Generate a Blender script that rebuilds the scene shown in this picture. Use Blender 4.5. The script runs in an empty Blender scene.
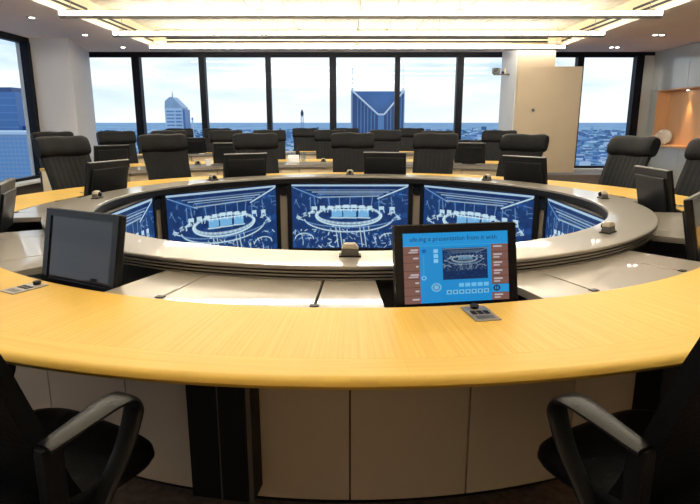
import bpy, bmesh, math, random
import numpy as np
from mathutils import Vector, Matrix

random.seed(7)
SC = bpy.context.scene
COL = SC.collection
PI = math.pi
R_ = math.radians

# ------------------------------------------------------------------ camera
cam_d = bpy.data.cameras.new('camera')
cam_d.sensor_width = 36.0
cam_d.lens = 568.55 / 700 * 36
cam_d.clip_start = 0.05
cam_d.clip_end = 200000
cam = bpy.data.objects.new('camera', cam_d)
COL.objects.link(cam)
cam.location = (0, 0, 1.36)
cam.rotation_euler = (R_(90 - 12.956), 0, 0)
SC.camera = cam

# ------------------------------------------------------------------ view + world
SC.view_settings.view_transform = 'Standard'
SC.view_settings.look = 'None'
SC.view_settings.exposure = 0.42
SC.view_settings.gamma = 1.0
SC.view_settings.use_curve_mapping = False
SC.cycles.use_denoising = True
SC.cycles.max_bounces = 8
SC.cycles.transparent_max_bounces = 12
SC.cycles.sample_clamp_indirect = 6.0
SC.cycles.caustics_reflective = False
SC.cycles.caustics_refractive = False

world = bpy.data.worlds.new('sky')
SC.world = world
world.use_nodes = True
wn = world.node_tree.nodes
wl = world.node_tree.links
wn.clear()
w_out = wn.new('ShaderNodeOutputWorld')
w_bg = wn.new('ShaderNodeBackground')
w_bg.inputs['Strength'].default_value = 0.92
w_tc = wn.new('ShaderNodeTexCoord')
w_map = wn.new('ShaderNodeMapping')
w_map.inputs['Scale'].default_value = (2.6, 2.6, 13.0)
w_map.inputs['Location'].default_value = (3.1, 0.4, 0.2)
w_noise = wn.new('ShaderNodeTexNoise')
w_noise.inputs['Scale'].default_value = 1.5
w_noise.inputs['Detail'].default_value = 7
w_noise.inputs['Roughness'].default_value = 0.55
w_ramp = wn.new('ShaderNodeValToRGB')
w_ramp.color_ramp.elements[0].position = 0.33
w_ramp.color_ramp.elements[0].color = (0.34, 0.55, 0.76, 1)
w_ramp.color_ramp.elements[1].position = 0.57
w_ramp.color_ramp.elements[1].color = (0.92, 0.97, 1.0, 1)
wl.new(w_tc.outputs['Generated'], w_map.inputs['Vector'])
wl.new(w_map.outputs['Vector'], w_noise.inputs['Vector'])
wl.new(w_noise.outputs['Fac'], w_ramp.inputs['Fac'])
w_sep = wn.new('ShaderNodeSeparateXYZ')
w_hz = wn.new('ShaderNodeMapRange')
w_hz.inputs['From Min'].default_value = 0.0; w_hz.inputs['From Max'].default_value = 0.09
w_hz.inputs['To Min'].default_value = 0.85; w_hz.inputs['To Max'].default_value = 0.0
w_mix = wn.new('ShaderNodeMixRGB')
w_mix.inputs[2].default_value = (0.96, 0.98, 1.0, 1)
wl.new(w_tc.outputs['Generated'], w_sep.inputs[0])
wl.new(w_sep.outputs['Z'], w_hz.inputs['Value'])
wl.new(w_hz.outputs['Result'], w_mix.inputs[0])
wl.new(w_ramp.outputs['Color'], w_mix.inputs[1])
wl.new(w_mix.outputs[0], w_bg.inputs['Color'])
wl.new(w_bg.outputs['Background'], w_out.inputs['Surface'])

BATTEN_L = 36.0       # radiance of the luminous battens
DOWN_W = 60.0        # watts of each ceiling downlight
FILL_W = 115.0        # watts of the added fill lights behind the camera
TABLE_W = 60.0      # watts of the downlights above the round table

# ------------------------------------------------------------------ helpers
D = 4.22             # the table's centre lies at (0, D)


def new_mat(name):
    m = bpy.data.materials.new(name)
    m.use_nodes = True
    return m, m.node_tree.nodes, m.node_tree.links, m.node_tree.nodes['Principled BSDF']


def mat(name, col, rough=0.5, metal=0.0, spec=0.5, var=0.0, scale=8.0, bump=0.0, bscale=60.0, coat=0.0, stretch=(1, 1, 1)):
    m, n, l, b = new_mat(name)
    b.inputs['Base Color'].default_value = (*col, 1)
    b.inputs['Roughness'].default_value = rough
    b.inputs['Metallic'].default_value = metal
    b.inputs['Specular IOR Level'].default_value = spec
    b.inputs['Coat Weight'].default_value = coat
    b.inputs['Coat Roughness'].default_value = 0.03
    if var or bump:
        tc = n.new('ShaderNodeTexCoord')
        mp = n.new('ShaderNodeMapping')
        mp.inputs['Scale'].default_value = stretch
        l.new(tc.outputs['Object'], mp.inputs['Vector'])
    if var:
        t = n.new('ShaderNodeTexNoise')
        t.inputs['Scale'].default_value = scale
        t.inputs['Detail'].default_value = 5
        r = n.new('ShaderNodeValToRGB')
        r.color_ramp.elements[0].position = 0.3
        r.color_ramp.elements[1].position = 0.7
        r.color_ramp.elements[0].color = (*[c * (1 - var) for c in col], 1)
        r.color_ramp.elements[1].color = (*[min(1, c * (1 + var)) for c in col], 1)
        l.new(mp.outputs['Vector'], t.inputs['Vector'])
        l.new(t.outputs['Fac'], r.inputs['Fac'])
        l.new(r.outputs['Color'], b.inputs['Base Color'])
    if bump:
        t2 = n.new('ShaderNodeTexNoise')
        t2.inputs['Scale'].default_value = bscale
        t2.inputs['Detail'].default_value = 3
        bp = n.new('ShaderNodeBump')
        bp.inputs['Strength'].default_value = bump
        bp.inputs['Distance'].default_value = 0.01
        l.new(mp.outputs['Vector'], t2.inputs['Vector'])
        l.new(t2.outputs['Fac'], bp.inputs['Height'])
        l.new(bp.outputs['Normal'], b.inputs['Normal'])
    return m


def emit(name, col, strength):
    m, n, l, b = new_mat(name)
    n.remove(b)
    e = n.new('ShaderNodeEmission')
    e.inputs['Color'].default_value = (*col, 1)
    e.inputs['Strength'].default_value = strength
    l.new(e.outputs[0], n['Material Output'].inputs['Surface'])
    return m


def wood_mat(name, c0, c1, mode, rough=0.3, coat=0.0):
    """veneer; mode 'radial' or 'ring' follow the round table, 'x' runs along object X, 'z' along object Z"""
    m, n, l, b = new_mat(name)
    tc = n.new('ShaderNodeTexCoord')
    sp = n.new('ShaderNodeSeparateXYZ')
    l.new(tc.outputs['Object'], sp.inputs[0])
    cb = n.new('ShaderNodeCombineXYZ')

    def mul(sock, k):
        q = n.new('ShaderNodeMath'); q.operation = 'MULTIPLY'
        l.new(sock, q.inputs[0]); q.inputs[1].default_value = k
        return q.outputs[0]
    if mode in ('radial', 'ring'):
        at = n.new('ShaderNodeMath'); at.operation = 'ARCTAN2'
        l.new(sp.outputs[0], at.inputs[0]); l.new(sp.outputs[1], at.inputs[1])
        ln = n.new('ShaderNodeVectorMath'); ln.operation = 'LENGTH'
        l.new(tc.outputs['Object'], ln.inputs[0])
        ka, kr = (300, 1.6) if mode == 'radial' else (4, 55)
        l.new(mul(at.outputs[0], ka), cb.inputs[0]); l.new(mul(ln.outputs['Value'], kr), cb.inputs[1])
    else:
        k = (1.2, 50, 50) if mode == 'x' else (50, 50, 1.2)
        for i in range(3):
            l.new(mul(sp.outputs[i], k[i]), cb.inputs[i])
    t = n.new('ShaderNodeTexNoise')
    t.inputs['Scale'].default_value = 1.0
    t.inputs['Detail'].default_value = 4
    l.new(cb.outputs[0], t.inputs['Vector'])
    r = n.new('ShaderNodeValToRGB')
    r.color_ramp.elements[0].position = 0.3; r.color_ramp.elements[0].color = (*c0, 1)
    r.color_ramp.elements[1].position = 0.7; r.color_ramp.elements[1].color = (*c1, 1)
    l.new(t.outputs['Fac'], r.inputs['Fac'])
    oi = n.new('ShaderNodeObjectInfo')
    hs = n.new('ShaderNodeHueSaturation')
    mr = n.new('ShaderNodeMapRange')
    mr.inputs['To Min'].default_value = 0.95; mr.inputs['To Max'].default_value = 1.05
    l.new(oi.outputs['Random'], mr.inputs['Value'])
    l.new(mr.outputs['Result'], hs.inputs['Value'])
    l.new(r.outputs['Color'], hs.inputs['Color'])
    l.new(hs.outputs['Color'], b.inputs['Base Color'])
    b.inputs['Roughness'].default_value = rough
    b.inputs['Specular IOR Level'].default_value = 0.25
    b.inputs['Coat Weight'].default_value = coat
    b.inputs['Coat Roughness'].default_value = 0.08
    return m


def attr_emit(name, strength):
    m, n, l, b = new_mat(name)
    a = n.new('ShaderNodeAttribute'); a.attribute_name = 'Col'
    b.inputs['Base Color'].default_value = (0.01, 0.01, 0.012, 1)
    b.inputs['Roughness'].default_value = 0.25
    b.inputs['Specular IOR Level'].default_value = 0.3
    l.new(a.outputs['Color'], b.inputs['Emission Color'])
    b.inputs['Emission Strength'].default_value = strength
    return m


def attr_mat(name, rough=0.7):
    m, n, l, b = new_mat(name)
    a = n.new('ShaderNodeAttribute'); a.attribute_name = 'Col'
    l.new(a.outputs['Color'], b.inputs['Base Color'])
    b.inputs['Roughness'].default_value = rough
    return m


def glass_mat(name, tint, refl=0.06):
    m, n, l, b = new_mat(name)
    n.remove(b)
    tr = n.new('ShaderNodeBsdfTransparent'); tr.inputs['Color'].default_value = (*tint, 1)
    gl = n.new('ShaderNodeBsdfGlossy'); gl.inputs['Roughness'].default_value = 0.02
    gl.inputs['Color'].default_value = (0.9, 0.95, 1, 1)
    mx = n.new('ShaderNodeMixShader'); mx.inputs[0].default_value = refl
    l.new(tr.outputs[0], mx.inputs[1]); l.new(gl.outputs[0], mx.inputs[2])
    l.new(mx.outputs[0], n['Material Output'].inputs['Surface'])
    return m


class MB:
    """collects shapes, then links them as ONE mesh object"""
    def __init__(self):
        self.v = []; self.f = []

    def add(self, v, f, M=None):
        o = len(self.v)
        self.v += [tuple(M @ Vector(p)) if M is not None else tuple(p) for p in v]
        self.f += [tuple(i + o for i in q) for q in f]
        return self

    def box(self, x0, x1, y0, y1, z0, z1, M=None):
        v = [(x, y, z) for z in (z0, z1) for x, y in ((x0, y0), (x1, y0), (x1, y1), (x0, y1))]
        f = [(3, 2, 1, 0), (4, 5, 6, 7), (0, 1, 5, 4), (1, 2, 6, 5), (2, 3, 7, 6), (3, 0, 4, 7)]
        return self.add(v, f, M)

    def prism(self, poly, z0, z1, M=None):
        n = len(poly)
        v = [(x, y, z0) for x, y in poly] + [(x, y, z1) for x, y in poly]
        f = [tuple(range(n - 1, -1, -1)), tuple(range(n, 2 * n))]
        f += [(i, (i + 1) % n, n + (i + 1) % n, n + i) for i in range(n)]
        return self.add(v, f, M)

    def arc(self, prof, a0, a1, n, M=None):
        """profile of (r, z) swept round the local Z axis between angles (degrees, clockwise from +Y)"""
        full = abs(abs(a1 - a0) - 360) < 1e-6
        k = len(prof); m = n if full else n + 1
        v = []
        for i in range(m):
            a = R_(a0 + (a1 - a0) * i / n); s, c = math.sin(a), math.cos(a)
            v += [(r * s, r * c, z) for r, z in prof]
        f = []
        for i in range(n):
            j = (i + 1) % m
            for q in range(k):
                p = (q + 1) % k
                f.append((i * k + q, i * k + p, j * k + p, j * k + q))
        if not full:
            f.append(tuple(range(k - 1, -1, -1)))
            f.append(tuple((m - 1) * k + q for q in range(k)))
        return self.add(v, f, M)

    def arcbox(self, r0, r1, z0, z1, a0, a1, n, M=None):
        return self.arc([(r0, z0), (r1, z0), (r1, z1), (r0, z1)], a0, a1, n, M)

    def cyl(self, p0, p1, r0, r1=None, n=12, M=None):
        r1 = r0 if r1 is None else r1
        p0, p1 = Vector(p0), Vector(p1)
        d = (p1 - p0).normalized()
        u = d.orthogonal().normalized(); w = d.cross(u)
        v = []
        for p, r in ((p0, r0), (p1, r1)):
            for i in range(n):
                a = 2 * PI * i / n
                v.append(tuple(p + (u * math.cos(a) + w * math.sin(a)) * r))
        f = [tuple(range(n - 1, -1, -1)), tuple(range(n, 2 * n))]
        f += [(i, (i + 1) % n, n + (i + 1) % n, n + i) for i in range(n)]
        return self.add(v, f, M)

    def lathe(self, prof, n=20, M=None):
        """closed solid of revolution about Z from (r, z) points, bottom to top"""
        v = []; k = len(prof)
        for r, z in prof:
            for i in range(n):
                a = 2 * PI * i / n
                v.append((r * math.cos(a), r * math.sin(a), z))
        f = [tuple(range(n - 1, -1, -1)), tuple((k - 1) * n + i for i in range(n))]
        for q in range(k - 1):
            for i in range(n):
                j = (i + 1) % n
                f.append((q * n + i, q * n + j, (q + 1) * n + j, (q + 1) * n + i))
        return self.add(v, f, M)

    def sweep(self, path, sect, M=None, closed=False):
        """list of rings (each a list of points) skinned together"""
        k = len(path[0]); v = [p for ring in path for p in ring]; f = []
        for i in range(len(path) - 1):
            for q in range(k):
                p = (q + 1) % k
                f.append((i * k + q, i * k + p, (i + 1) * k + p, (i + 1) * k + q))
        f.append(tuple(range(k - 1, -1, -1)))
        f.append(tuple((len(path) - 1) * k + q for q in range(k)))
        return self.add(v, f, M)

    def mesh(self, name, m, smooth=False, bevel=0.0, seg=2):
        me = bpy.data.meshes.new(name)
        me.from_pydata(self.v, [], self.f)
        bm = bmesh.new(); bm.from_mesh(me)
        bmesh.ops.recalc_face_normals(bm, faces=bm.faces)
        if bevel:
            es = [e for e in bm.edges if len(e.link_faces) == 2 and e.calc_face_angle(0) > 0.6]
            bmesh.ops.bevel(bm, geom=es, offset=bevel, segments=seg, profile=0.5, affect='EDGES')
        bm.to_mesh(me); bm.free()
        if smooth:
            for p in me.polygons: p.use_smooth = True
            try: me.set_sharp_from_angle(angle=R_(38))
            except Exception: pass
        me.materials.append(m)
        return me

    def build(self, name, m, parent=None, loc=None, rot=None, **k):
        return link(name, self.mesh(name, m, **k), parent, loc, rot)


def link(name, me, parent=None, loc=None, rot=None):
    o = bpy.data.objects.new(name, me)
    COL.objects.link(o)
    if parent: o.parent = parent
    if loc is not None: o.location = loc
    if rot is not None: o.rotation_euler = rot
    return o


def tag(o, label=None, cat=None, group=None, kind=None):
    if label: o['label'] = label
    if cat: o['category'] = cat
    if group: o['group'] = group
    if kind: o['kind'] = kind
    return o


def empty(name, loc=(0, 0, 0), rz=0.0):
    o = bpy.data.objects.new(name, None)
    o.empty_display_size = 0.1
    COL.objects.link(o)
    o.location = loc; o.rotation_euler = (0, 0, rz)
    return o


def copy_tree(o, parent=None):
    c = o.copy(); COL.objects.link(c); c.parent = parent
    for ch in list(o.children): copy_tree(ch, c)
    return c


def struct(o): o['kind'] = 'structure'; return o


def polar(r, a, z=0.0):
    return (r * math.sin(R_(a)), D + r * math.cos(R_(a)), z)


def srgb(r, g, b):
    def q(c):
        c /= 255.0
        return c / 12.92 if c <= 0.04045 else ((c + 0.055) / 1.055) ** 2.4
    return (q(r), q(g), q(b))


# ------------------------------------------------------------------ materials
M = {}
M['carpet'] = mat('carpet', (0.115, 0.083, 0.062), 0.95, var=0.35, scale=30, bump=0.5, bscale=300)
M['plaster'] = mat('ceiling_plaster', (0.86, 0.72, 0.60), 0.85, var=0.02, scale=2, bump=0.03)
M['white_wall'] = mat('white_wall', (0.55, 0.53, 0.53), 0.7, var=0.02, scale=2)
M['beige_wall'] = mat('beige_wall', (0.46, 0.375, 0.27), 0.75, var=0.03, scale=2)
M['column_daylit'] = mat('column_daylight_tint', (0.52, 0.53, 0.55), 0.6, var=0.02, scale=2)  # bluish window light on the beige column's side, put into the colour
M['tile'] = mat('ceiling_tile', (0.42, 0.375, 0.28), 0.7, var=0.2, scale=9, bump=0.15, bscale=40)
M['backing'] = mat('tile_backing', (0.55, 0.5, 0.4), 0.8, var=0.05)
M['cove'] = mat('cove_paint', (0.62, 0.51, 0.33), 0.75, var=0.02, scale=2)
M['frame'] = mat('window_frame', (0.004, 0.005, 0.010), 0.45, spec=0.12, var=0.1)
M['glass'] = glass_mat('window_glass', (0.95, 0.98, 1.0), 0.008)
M['sill'] = mat('window_sill', (0.62, 0.62, 0.62), 0.5, var=0.04)
M['dado'] = mat('dado', (0.13, 0.11, 0.10), 0.6, var=0.08)
M['wall_panel'] = mat('glass_panel', (0.42, 0.44, 0.43), 0.14, var=0.05, scale=1.5, coat=0.4)
M['wood'] = wood_mat('maple_veneer', (0.56, 0.350, 0.060), (0.655, 0.430, 0.092), 'radial', 0.5, 0.0)
M['wood_edge'] = wood_mat('maple_edge', (0.58, 0.38, 0.066), (0.665, 0.45, 0.094), 'ring', 0.5, 0.0)
M['wood_wall'] = wood_mat('niche_veneer', (0.60, 0.35, 0.18), (0.68, 0.42, 0.23), 'z', 0.45)
M['grey_top'] = mat('taupe_lacquer', (0.30, 0.27, 0.235), 0.35, spec=0.3, var=0.03, scale=2, coat=0.75)
M['grey_dark'] = mat('groove', (0.035, 0.032, 0.030), 0.4, var=0.1)
M['grey_rib'] = mat('rib_lacquer', (0.15, 0.138, 0.122), 0.25, var=0.04)
M['base_panel'] = mat('base_panel', (0.47, 0.41, 0.335), 0.6, var=0.03, scale=3)
M['post'] = mat('post_cover', (0.22, 0.19, 0.15), 0.6, var=0.03)
M['desk_panel'] = mat('desk_panel', (0.80, 0.64, 0.41), 0.55, var=0.03, scale=3)
M['black'] = mat('black_plastic', (0.007, 0.007, 0.009), 0.45, spec=0.2, var=0.15, scale=20)
M['black_gloss'] = mat('black_gloss', (0.008, 0.008, 0.011), 0.2, spec=0.25, var=0.1, scale=10)
M['off_screen'] = mat('screen_glass', (0.016, 0.016, 0.024), 0.08, spec=0.45, var=0.06, scale=3)
M['shell'] = mat('monitor_shell', (0.009, 0.0095, 0.011), 0.40, spec=0.2, var=0.12, scale=12)
M['leather'] = mat('black_leather', (0.0055, 0.006, 0.008), 0.5, spec=0.13, var=0.25, scale=14, bump=0.22, bscale=110)
M['leather_arm'] = mat('arm_leather', (0.012, 0.0125, 0.014), 0.36, spec=0.3, var=0.15, scale=14, bump=0.12, bscale=140)
M['chrome'] = mat('polished_metal', (0.55, 0.55, 0.56), 0.25, 1.0, var=0.05)
M['alu'] = mat('aluminium', (0.42, 0.40, 0.38), 0.4, 0.8, var=0.06)
M['plate'] = mat('control_plate', (0.34, 0.31, 0.28), 0.35, 0.6, var=0.08, scale=30)
M['batten'] = mat('batten_metal', (0.16, 0.15, 0.13), 0.45, 0.3, var=0.05)
M['lamp'] = emit('batten_light', (1.0, 0.93, 0.80), BATTEN_L)
M['spot'] = emit('spot_face', (1.0, 0.90, 0.75), 14.0)
M['mic_cap'] = mat('microphone_cap', (0.36, 0.31, 0.235), 0.4, var=0.05)
M['mic_body'] = mat('microphone_body', (0.10, 0.095, 0.09), 0.4, 0.3, var=0.06)
M['paper'] = mat('white_card', (0.85, 0.86, 0.88), 0.6, var=0.02)
M['silver'] = mat('silver_dish', (0.45, 0.42, 0.38), 0.3, 0.9, var=0.3, scale=60, bump=0.4, bscale=80)
M['display'] = attr_emit('wall_display', 0.68)
M['touch'] = attr_emit('touch_display', 0.68)
M['ink'] = emit('display_ink', (0.03, 0.03, 0.09), 0.6)

# ------------------------------------------------------------------ the room
XL, XR, YB, YF, ZC, ZH, ZS = -5.95, 6.78, 13.3, -2.6, 2.86, 2.78, 0.30
CX0, CX1, CY0, CY1, ZT = -4.05, 4.36, 0.2, 12.48, 3.18

fl = MB().box(XL - .3, XR + .6, YF - .2, YB + .3, -.1, 0).build('floor', M['carpet']); struct(fl)

# ceiling: a lowered border around a raised coffer
ce = struct(MB().box(XL - .3, CX0, YF - .2, YB + .3, ZC, ZC + .12).build('ceiling', M['plaster']))
for i, (x0, x1, y0, y1) in enumerate(((CX1, XR + .6, YF - .2, YB + .3), (CX0, CX1, CY1, YB + .3), (CX0, CX1, YF - .2, CY0))):
    MB().box(x0, x1, y0, y1, ZC, ZC + .12).build('border_panel', M['plaster'], ce)
MB().box(CX0 - .1, CX0, CY0, CY1, ZC + .12, ZT + .1).build('cove_side', M['cove'], ce)
MB().box(CX1, CX1 + .1, CY0, CY1, ZC + .12, ZT + .1).build('cove_side', M['cove'], ce)
MB().box(CX0 - .1, CX1 + .1, CY1, CY1 + .1, ZC + .12, ZT + .1).build('cove_side', M['cove'], ce)
MB().box(CX0 - .1, CX1 + .1, CY0 - .1, CY0, ZC + .12, ZT + .1).build('cove_side', M['cove'], ce)
MB().box(CX0 - .1, CX1 + .1, CY0 - .1, CY1 + .1, ZT + .03, ZT + .12).build('coffer_backing', M['backing'], ce)
nx, ny = 14, 20
tw, tl = (CX1 - CX0) / nx, (CY1 - CY0) / ny
tile_me = MB().box(-tw / 2 + .008, tw / 2 - .008, -tl / 2 + .008, tl / 2 - .008, 0, .03).mesh('ceiling_tile', M['tile'])
for i in range(nx):
    for j in range(ny):
        link('ceiling_tile', tile_me, ce, (CX0 + (i + .5) * tw, CY0 + (j + .5) * tl, ZT + random.uniform(-.003, .003)))

# walls behind the camera and at the sides
wf = struct(MB().box(XL - .3, XR + .6, YF - .2, YF, 0, ZC).build('wall_front', M['beige_wall']))

# back wall: dado, head beam, then the windows
wb = struct(MB().box(XL - .3, XR + .6, YB, YB + .25, 0, ZS - .04).build('wall_back', M['dado']))
MB().box(XL - .3, XR + .6, YB, YB + .25, ZH, ZC).build('head_beam', M['frame'], wb)
MB().box(-5.9, 6.6, YB - .28, YB + .25, ZS - .04, ZS).build('sill_ledge', M['sill'], wb)
MB().box(6.49, XR + .6, YB - .02, YB + .25, ZS, ZH).build('end_return', M['wall_panel'], wb)
mull = [-5.92, -4.77, -3.30, -1.83, -.384, 1.063, 2.46, 3.90, 5.13, 6.45]
wide = [.12, .17, .13, .11, .15, .11, .15, .12, .14, .17]
nwin = 0


def window(p, q, along, coord, w0, w1, label=None):
    """one window bay between mullion centres p and q; along 'x' on the back wall, 'y' on the left wall"""
    global nwin
    nwin += 1
    t = .07
    def bx(mb, a0, a1, d0, d1, z0, z1):
        if along == 'x': mb.box(a0, a1, coord + d0, coord + d1, z0, z1)
        else: mb.box(coord - d1, coord - d0, a0, a1, z0, z1)
        return mb
    f = MB()
    bx(f, p + w0 / 2, q - w1 / 2, 0, .1, ZH - .03, ZH)
    bx(f, p + w0 / 2, q - w1 / 2, 0, .1, ZS, ZS + .05)
    o = struct(f.build('window_%d' % nwin, M['frame']))
    bx(MB(), p - w0 / 2, p + w0 / 2, -.06, .12, ZS, ZH).build('mullion', M['frame'], o)
    bx(MB(), p + w0 / 2, q - w1 / 2, .045, .055, ZS + .05, ZH - .03).build('pane', M['glass'], o)
    return o


for i in range(len(mull) - 1):
    w = window(mull[i], mull[i + 1], 'x', YB, wide[i], wide[i + 1])
MB().box(mull[-1] - .085, mull[-1] + .085, YB - .06, YB + .12, ZS, ZH).build('mullion', M['frame'], w)

# left wall: a window band running towards the camera
wl_ = struct(MB().box(XL - .25, XL, YF, YB, 0, ZS - .04).build('wall_left', M['dado']))
MB().box(XL - .25, XL, YF, YB, ZH, ZC).build('head_beam', M['frame'], wl_)
MB().box(XL - .25, XL + .25, YF, 11.13, ZS - .04, ZS).build('sill_ledge', M['sill'], wl_)
lm = [11.03 - 1.5 * k for k in range(10)]
for i in range(len(lm) - 1):
    w = window(lm[i + 1], lm[i], 'y', XL, .12, .12)
    if i == 0:
        MB().box(XL - .12, XL + .02, 11.02, 11.13, ZS, ZH).build('mullion', M['frame'], w)
col = struct(MB().prism([(-6.2, 11.13), (-5.24, 11.2), (-5.80, 13.3), (-6.2, 13.3)], 0, ZC).build('column_1', M['white_wall']))
tag(col, None, None)

# beige column with the lower partition panel beside it
col2 = struct(MB().box(3.38, 4.16, 12.12, 13.28, ZS - .02, ZC).build('column_2', M['column_daylit']))
MB().box(3.40, 4.16, 12.09, 12.12, ZS, ZC).build('front_panel', M['beige_wall'], col2)
pp = MB().box(-.65, .65, -.05, 0, 0, 2.14).build('partition_panel', M['beige_wall'], None, (4.06, 12.085, ZS), bevel=.008)
tag(pp, 'beige flat partition panel fixed before the column by the right window', 'panel')
kn = empty('wall_sensor', (3.76, 12.035, 1.58))
MB().cyl((0, 0, 0), (0, -.012, 0), .045, n=16).build('base_plate', M['alu'], kn)
MB().cyl((0, -.012, 0), (0, -.05, 0), .03, .018, n=16).build('sensor_dome', M['mic_body'], kn)
tag(kn, 'small round sensor knob on the beige panel', 'sensor')
# plinth under the right-hand windows
pl = MB().box(3.0, 6.74, 11.95, 13.0, 0, .27).build('plinth', M['dado'], bevel=.01); tag(pl, 'low dark grey plinth under the right window and beige column', 'plinth')

# right wall: lacquered glass panels, a lit wooden niche
wr = struct(MB().box(XR + .32, XR + .6, YF, YB, 0, ZC).build('wall_right', M['white_wall']))
NY0, NY1, NZ0, NZ1 = 9.6, 13.0, .86, 2.02
ys = [YB, NY1, 11.9, 10.75, NY0, 8.2, 6.8, 5.4, 4.0, 2.6, 1.2, -.2, -1.6, YF]
for a, b in zip(ys[1:], ys[:-1]):
    for z0, z1 in ((0.0, NZ0 - .04), (NZ0 - .04, NZ1), (NZ1, ZC)):
        inside = b <= NY1 + .01 and a >= NY0 - .01
        if inside and z0 == NZ0 - .04: continue
        MB().box(XR, XR + .3, a + .004, b - .004, z0 + .004, z1 - .004).build('wall_panel', M['wall_panel'], wr)
ni = empty('display_niche', (XR, (NY0 + NY1) / 2, NZ0))
h = NZ1 - NZ0; L = (NY1 - NY0) / 2
MB().box(.28, .30, -L, L, 0, h).build('back_panel', M['wood_wall'], ni)
MB().box(0, .28, L - .02, L, 0, h).build('side_panel', M['wood_wall'], ni)
MB().box(0, .28, -L, -L + .02, 0, h).build('side_panel', M['wood_wall'], ni)
MB().box(0, .28, -L + .02, L - .02, h - .02, h).build('top_panel', M['wood_wall'], ni)
MB().box(-.06, .30, -L - .03, L + .03, -.05, 0).build('shelf', M['wood_wall'], ni, bevel=.008)
tag(ni, 'wood-lined wall niche with a projecting shelf, lit from above', 'niche')
for k, y in enumerate((12.2, 11.0)):
    sp_ = empty('niche_spotlight', (XR + .205, y, NZ1 - .02))
    MB().cyl((0, 0, -.004), (0, 0, -.016), .045, .04, n=16).build('trim_ring', M['alu'], sp_)
    MB().cyl((0, 0, -.016), (0, 0, -.02), .028, n=16).build('lamp_face', M['spot'], sp_)
    ld = bpy.data.lights.new('niche_spotlight_beam', 'SPOT'); ld.energy = 60; ld.color = (1.0, .62, .26)
    ld.spot_size = R_(56); ld.spot_blend = .8; ld.shadow_soft_size = .02
    lo = bpy.data.objects.new('spot_beam', ld); COL.objects.link(lo); lo.parent = sp_
    lo.location = (0, 0, -.03); lo.rotation_euler = (0, R_(8), 0)
    tag(sp_, ['small round spotlight in the niche top above the silver dish side', 'small round spotlight in the niche top towards the right edge'][k], 'spotlight', 'niche spotlights')

# silver dish on its stand
dish = empty('decorative_dish', (XR + .10, 12.72, NZ0))
Mx = Matrix.Translation((0, 0, .17)) @ Matrix.Rotation(R_(-25), 4, 'Z') @ Matrix.Rotation(R_(78), 4, 'X')
pf = [(.02, -.012), (.09, -.008), (.15, .012), (.158, .02), (.15, .022), (.09, .004), (.03, 0.0), (.004, 0.0)]
MB().lathe(pf, 28, Mx).build('dish', M['silver'], dish, smooth=True)
mb = MB()
for k in range(14):
    a = 2 * PI * k / 14
    mb.cyl((.05 * math.cos(a), .05 * math.sin(a), .004), (.14 * math.cos(a), .14 * math.sin(a), .022), .006, .011, 6, Mx)
mb.build('fluted_relief', M['silver'], dish, smooth=True)
MB().box(-.05, .05, -.06, .06, 0, .012).box(-.04, -.03, .02, .05, .012, .06).box(.03, .04, .02, .05, .012, .06).build('stand', M['black'], dish)
tag(dish, 'round silver fluted dish standing on the wooden niche shelf', 'dish')

# camera bracket on the column's left side
br = empty('camera_bracket', (3.38, 12.6, 2.34))
MB().box(-.34, 0, -.03, .03, -.03, 0).build('bracket_arm', M['mic_body'], br, bevel=.006)
MB().box(-.36, -.20, -.06, .07, 0, .12).build('camera_body', M['mic_body'], br, bevel=.02)
MB().cyl((-.30, -.06, .075), (-.30, -.10, .075), .045, .04, 14).build('lens', M['black_gloss'], br)
MB().cyl((-.09, 0, 0), (-.11, 0, .10), .035, .02, 12).build('small_camera', M['mic_cap'], br)
MB().box(-.17, -.12, -.04, .03, 0, .05).build('connector', M['black'], br, bevel=.006)
tag(br, 'small camera bracket sticking out of the column high beside the window', 'camera')

# ------------------------------------------------------------------ ceiling fittings
by = [11.9, 10.1, 8.3, 6.5, 4.7, 2.9, 1.1]
bl = ['long luminous ceiling batten farthest away, nearest the windows', 'long luminous ceiling batten second from the windows',
      'long luminous ceiling batten across the top of the picture, third from the windows', 'long luminous ceiling batten fourth from the windows',
      'long luminous ceiling batten fifth from the windows above the table centre', 'long luminous ceiling batten sixth from the windows',
      'long luminous ceiling batten above the front of the wooden table']
b0 = empty('ceiling_batten', (.145, by[0], 2.755))
hl = 4.11
MB().box(-hl, hl, -.04, .04, -.022, .014).build('housing', M['batten'], b0, bevel=.003)
MB().box(-hl + .01, hl - .01, -.045, .045, .014, .062).build('diffuser', M['lamp'], b0, bevel=.008)
for s in (-1, 1):
    MB().box(s * hl - .012, s * hl + .012, -.055, .055, .0, .07).build('end_cap', M['alu'], b0)
for x in (-3.95, -1.35, .0, 1.35, 3.95):
    MB().cyl((x, 0, .062), (x, 0, ZT - 2.755 - .012), .004, n=6).build('hanger_rod', M['batten'], b0)
    MB().box(x - .05, x + .05, -.05, .05, .06, .085).build('clip', M['mic_cap'], b0, bevel=.008)
tag(b0, bl[0], 'light', 'suspended ceiling battens')
for k in range(1, 7):
    o = copy_tree(b0); o.location.y = by[k]; tag(o, bl[k], 'light', 'suspended ceiling battens')


def diffuser(x, y, ln, rz, label):
    o = empty('air_diffuser', (x, y, 3.0), rz)          # lies along local X, faces local -Y
    MB().box(-ln / 2 - .02, ln / 2 + .02, -.012, 0, -.075, .075).build('frame', M['cove'], o, bevel=.003)
    for z in (-.035, .035):
        MB().box(-ln / 2, ln / 2, -.016, -.010, z - .018, z + .018).build('slot', M['black'], o)
    tag(o, label, 'vent', 'linear air diffusers')


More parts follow.
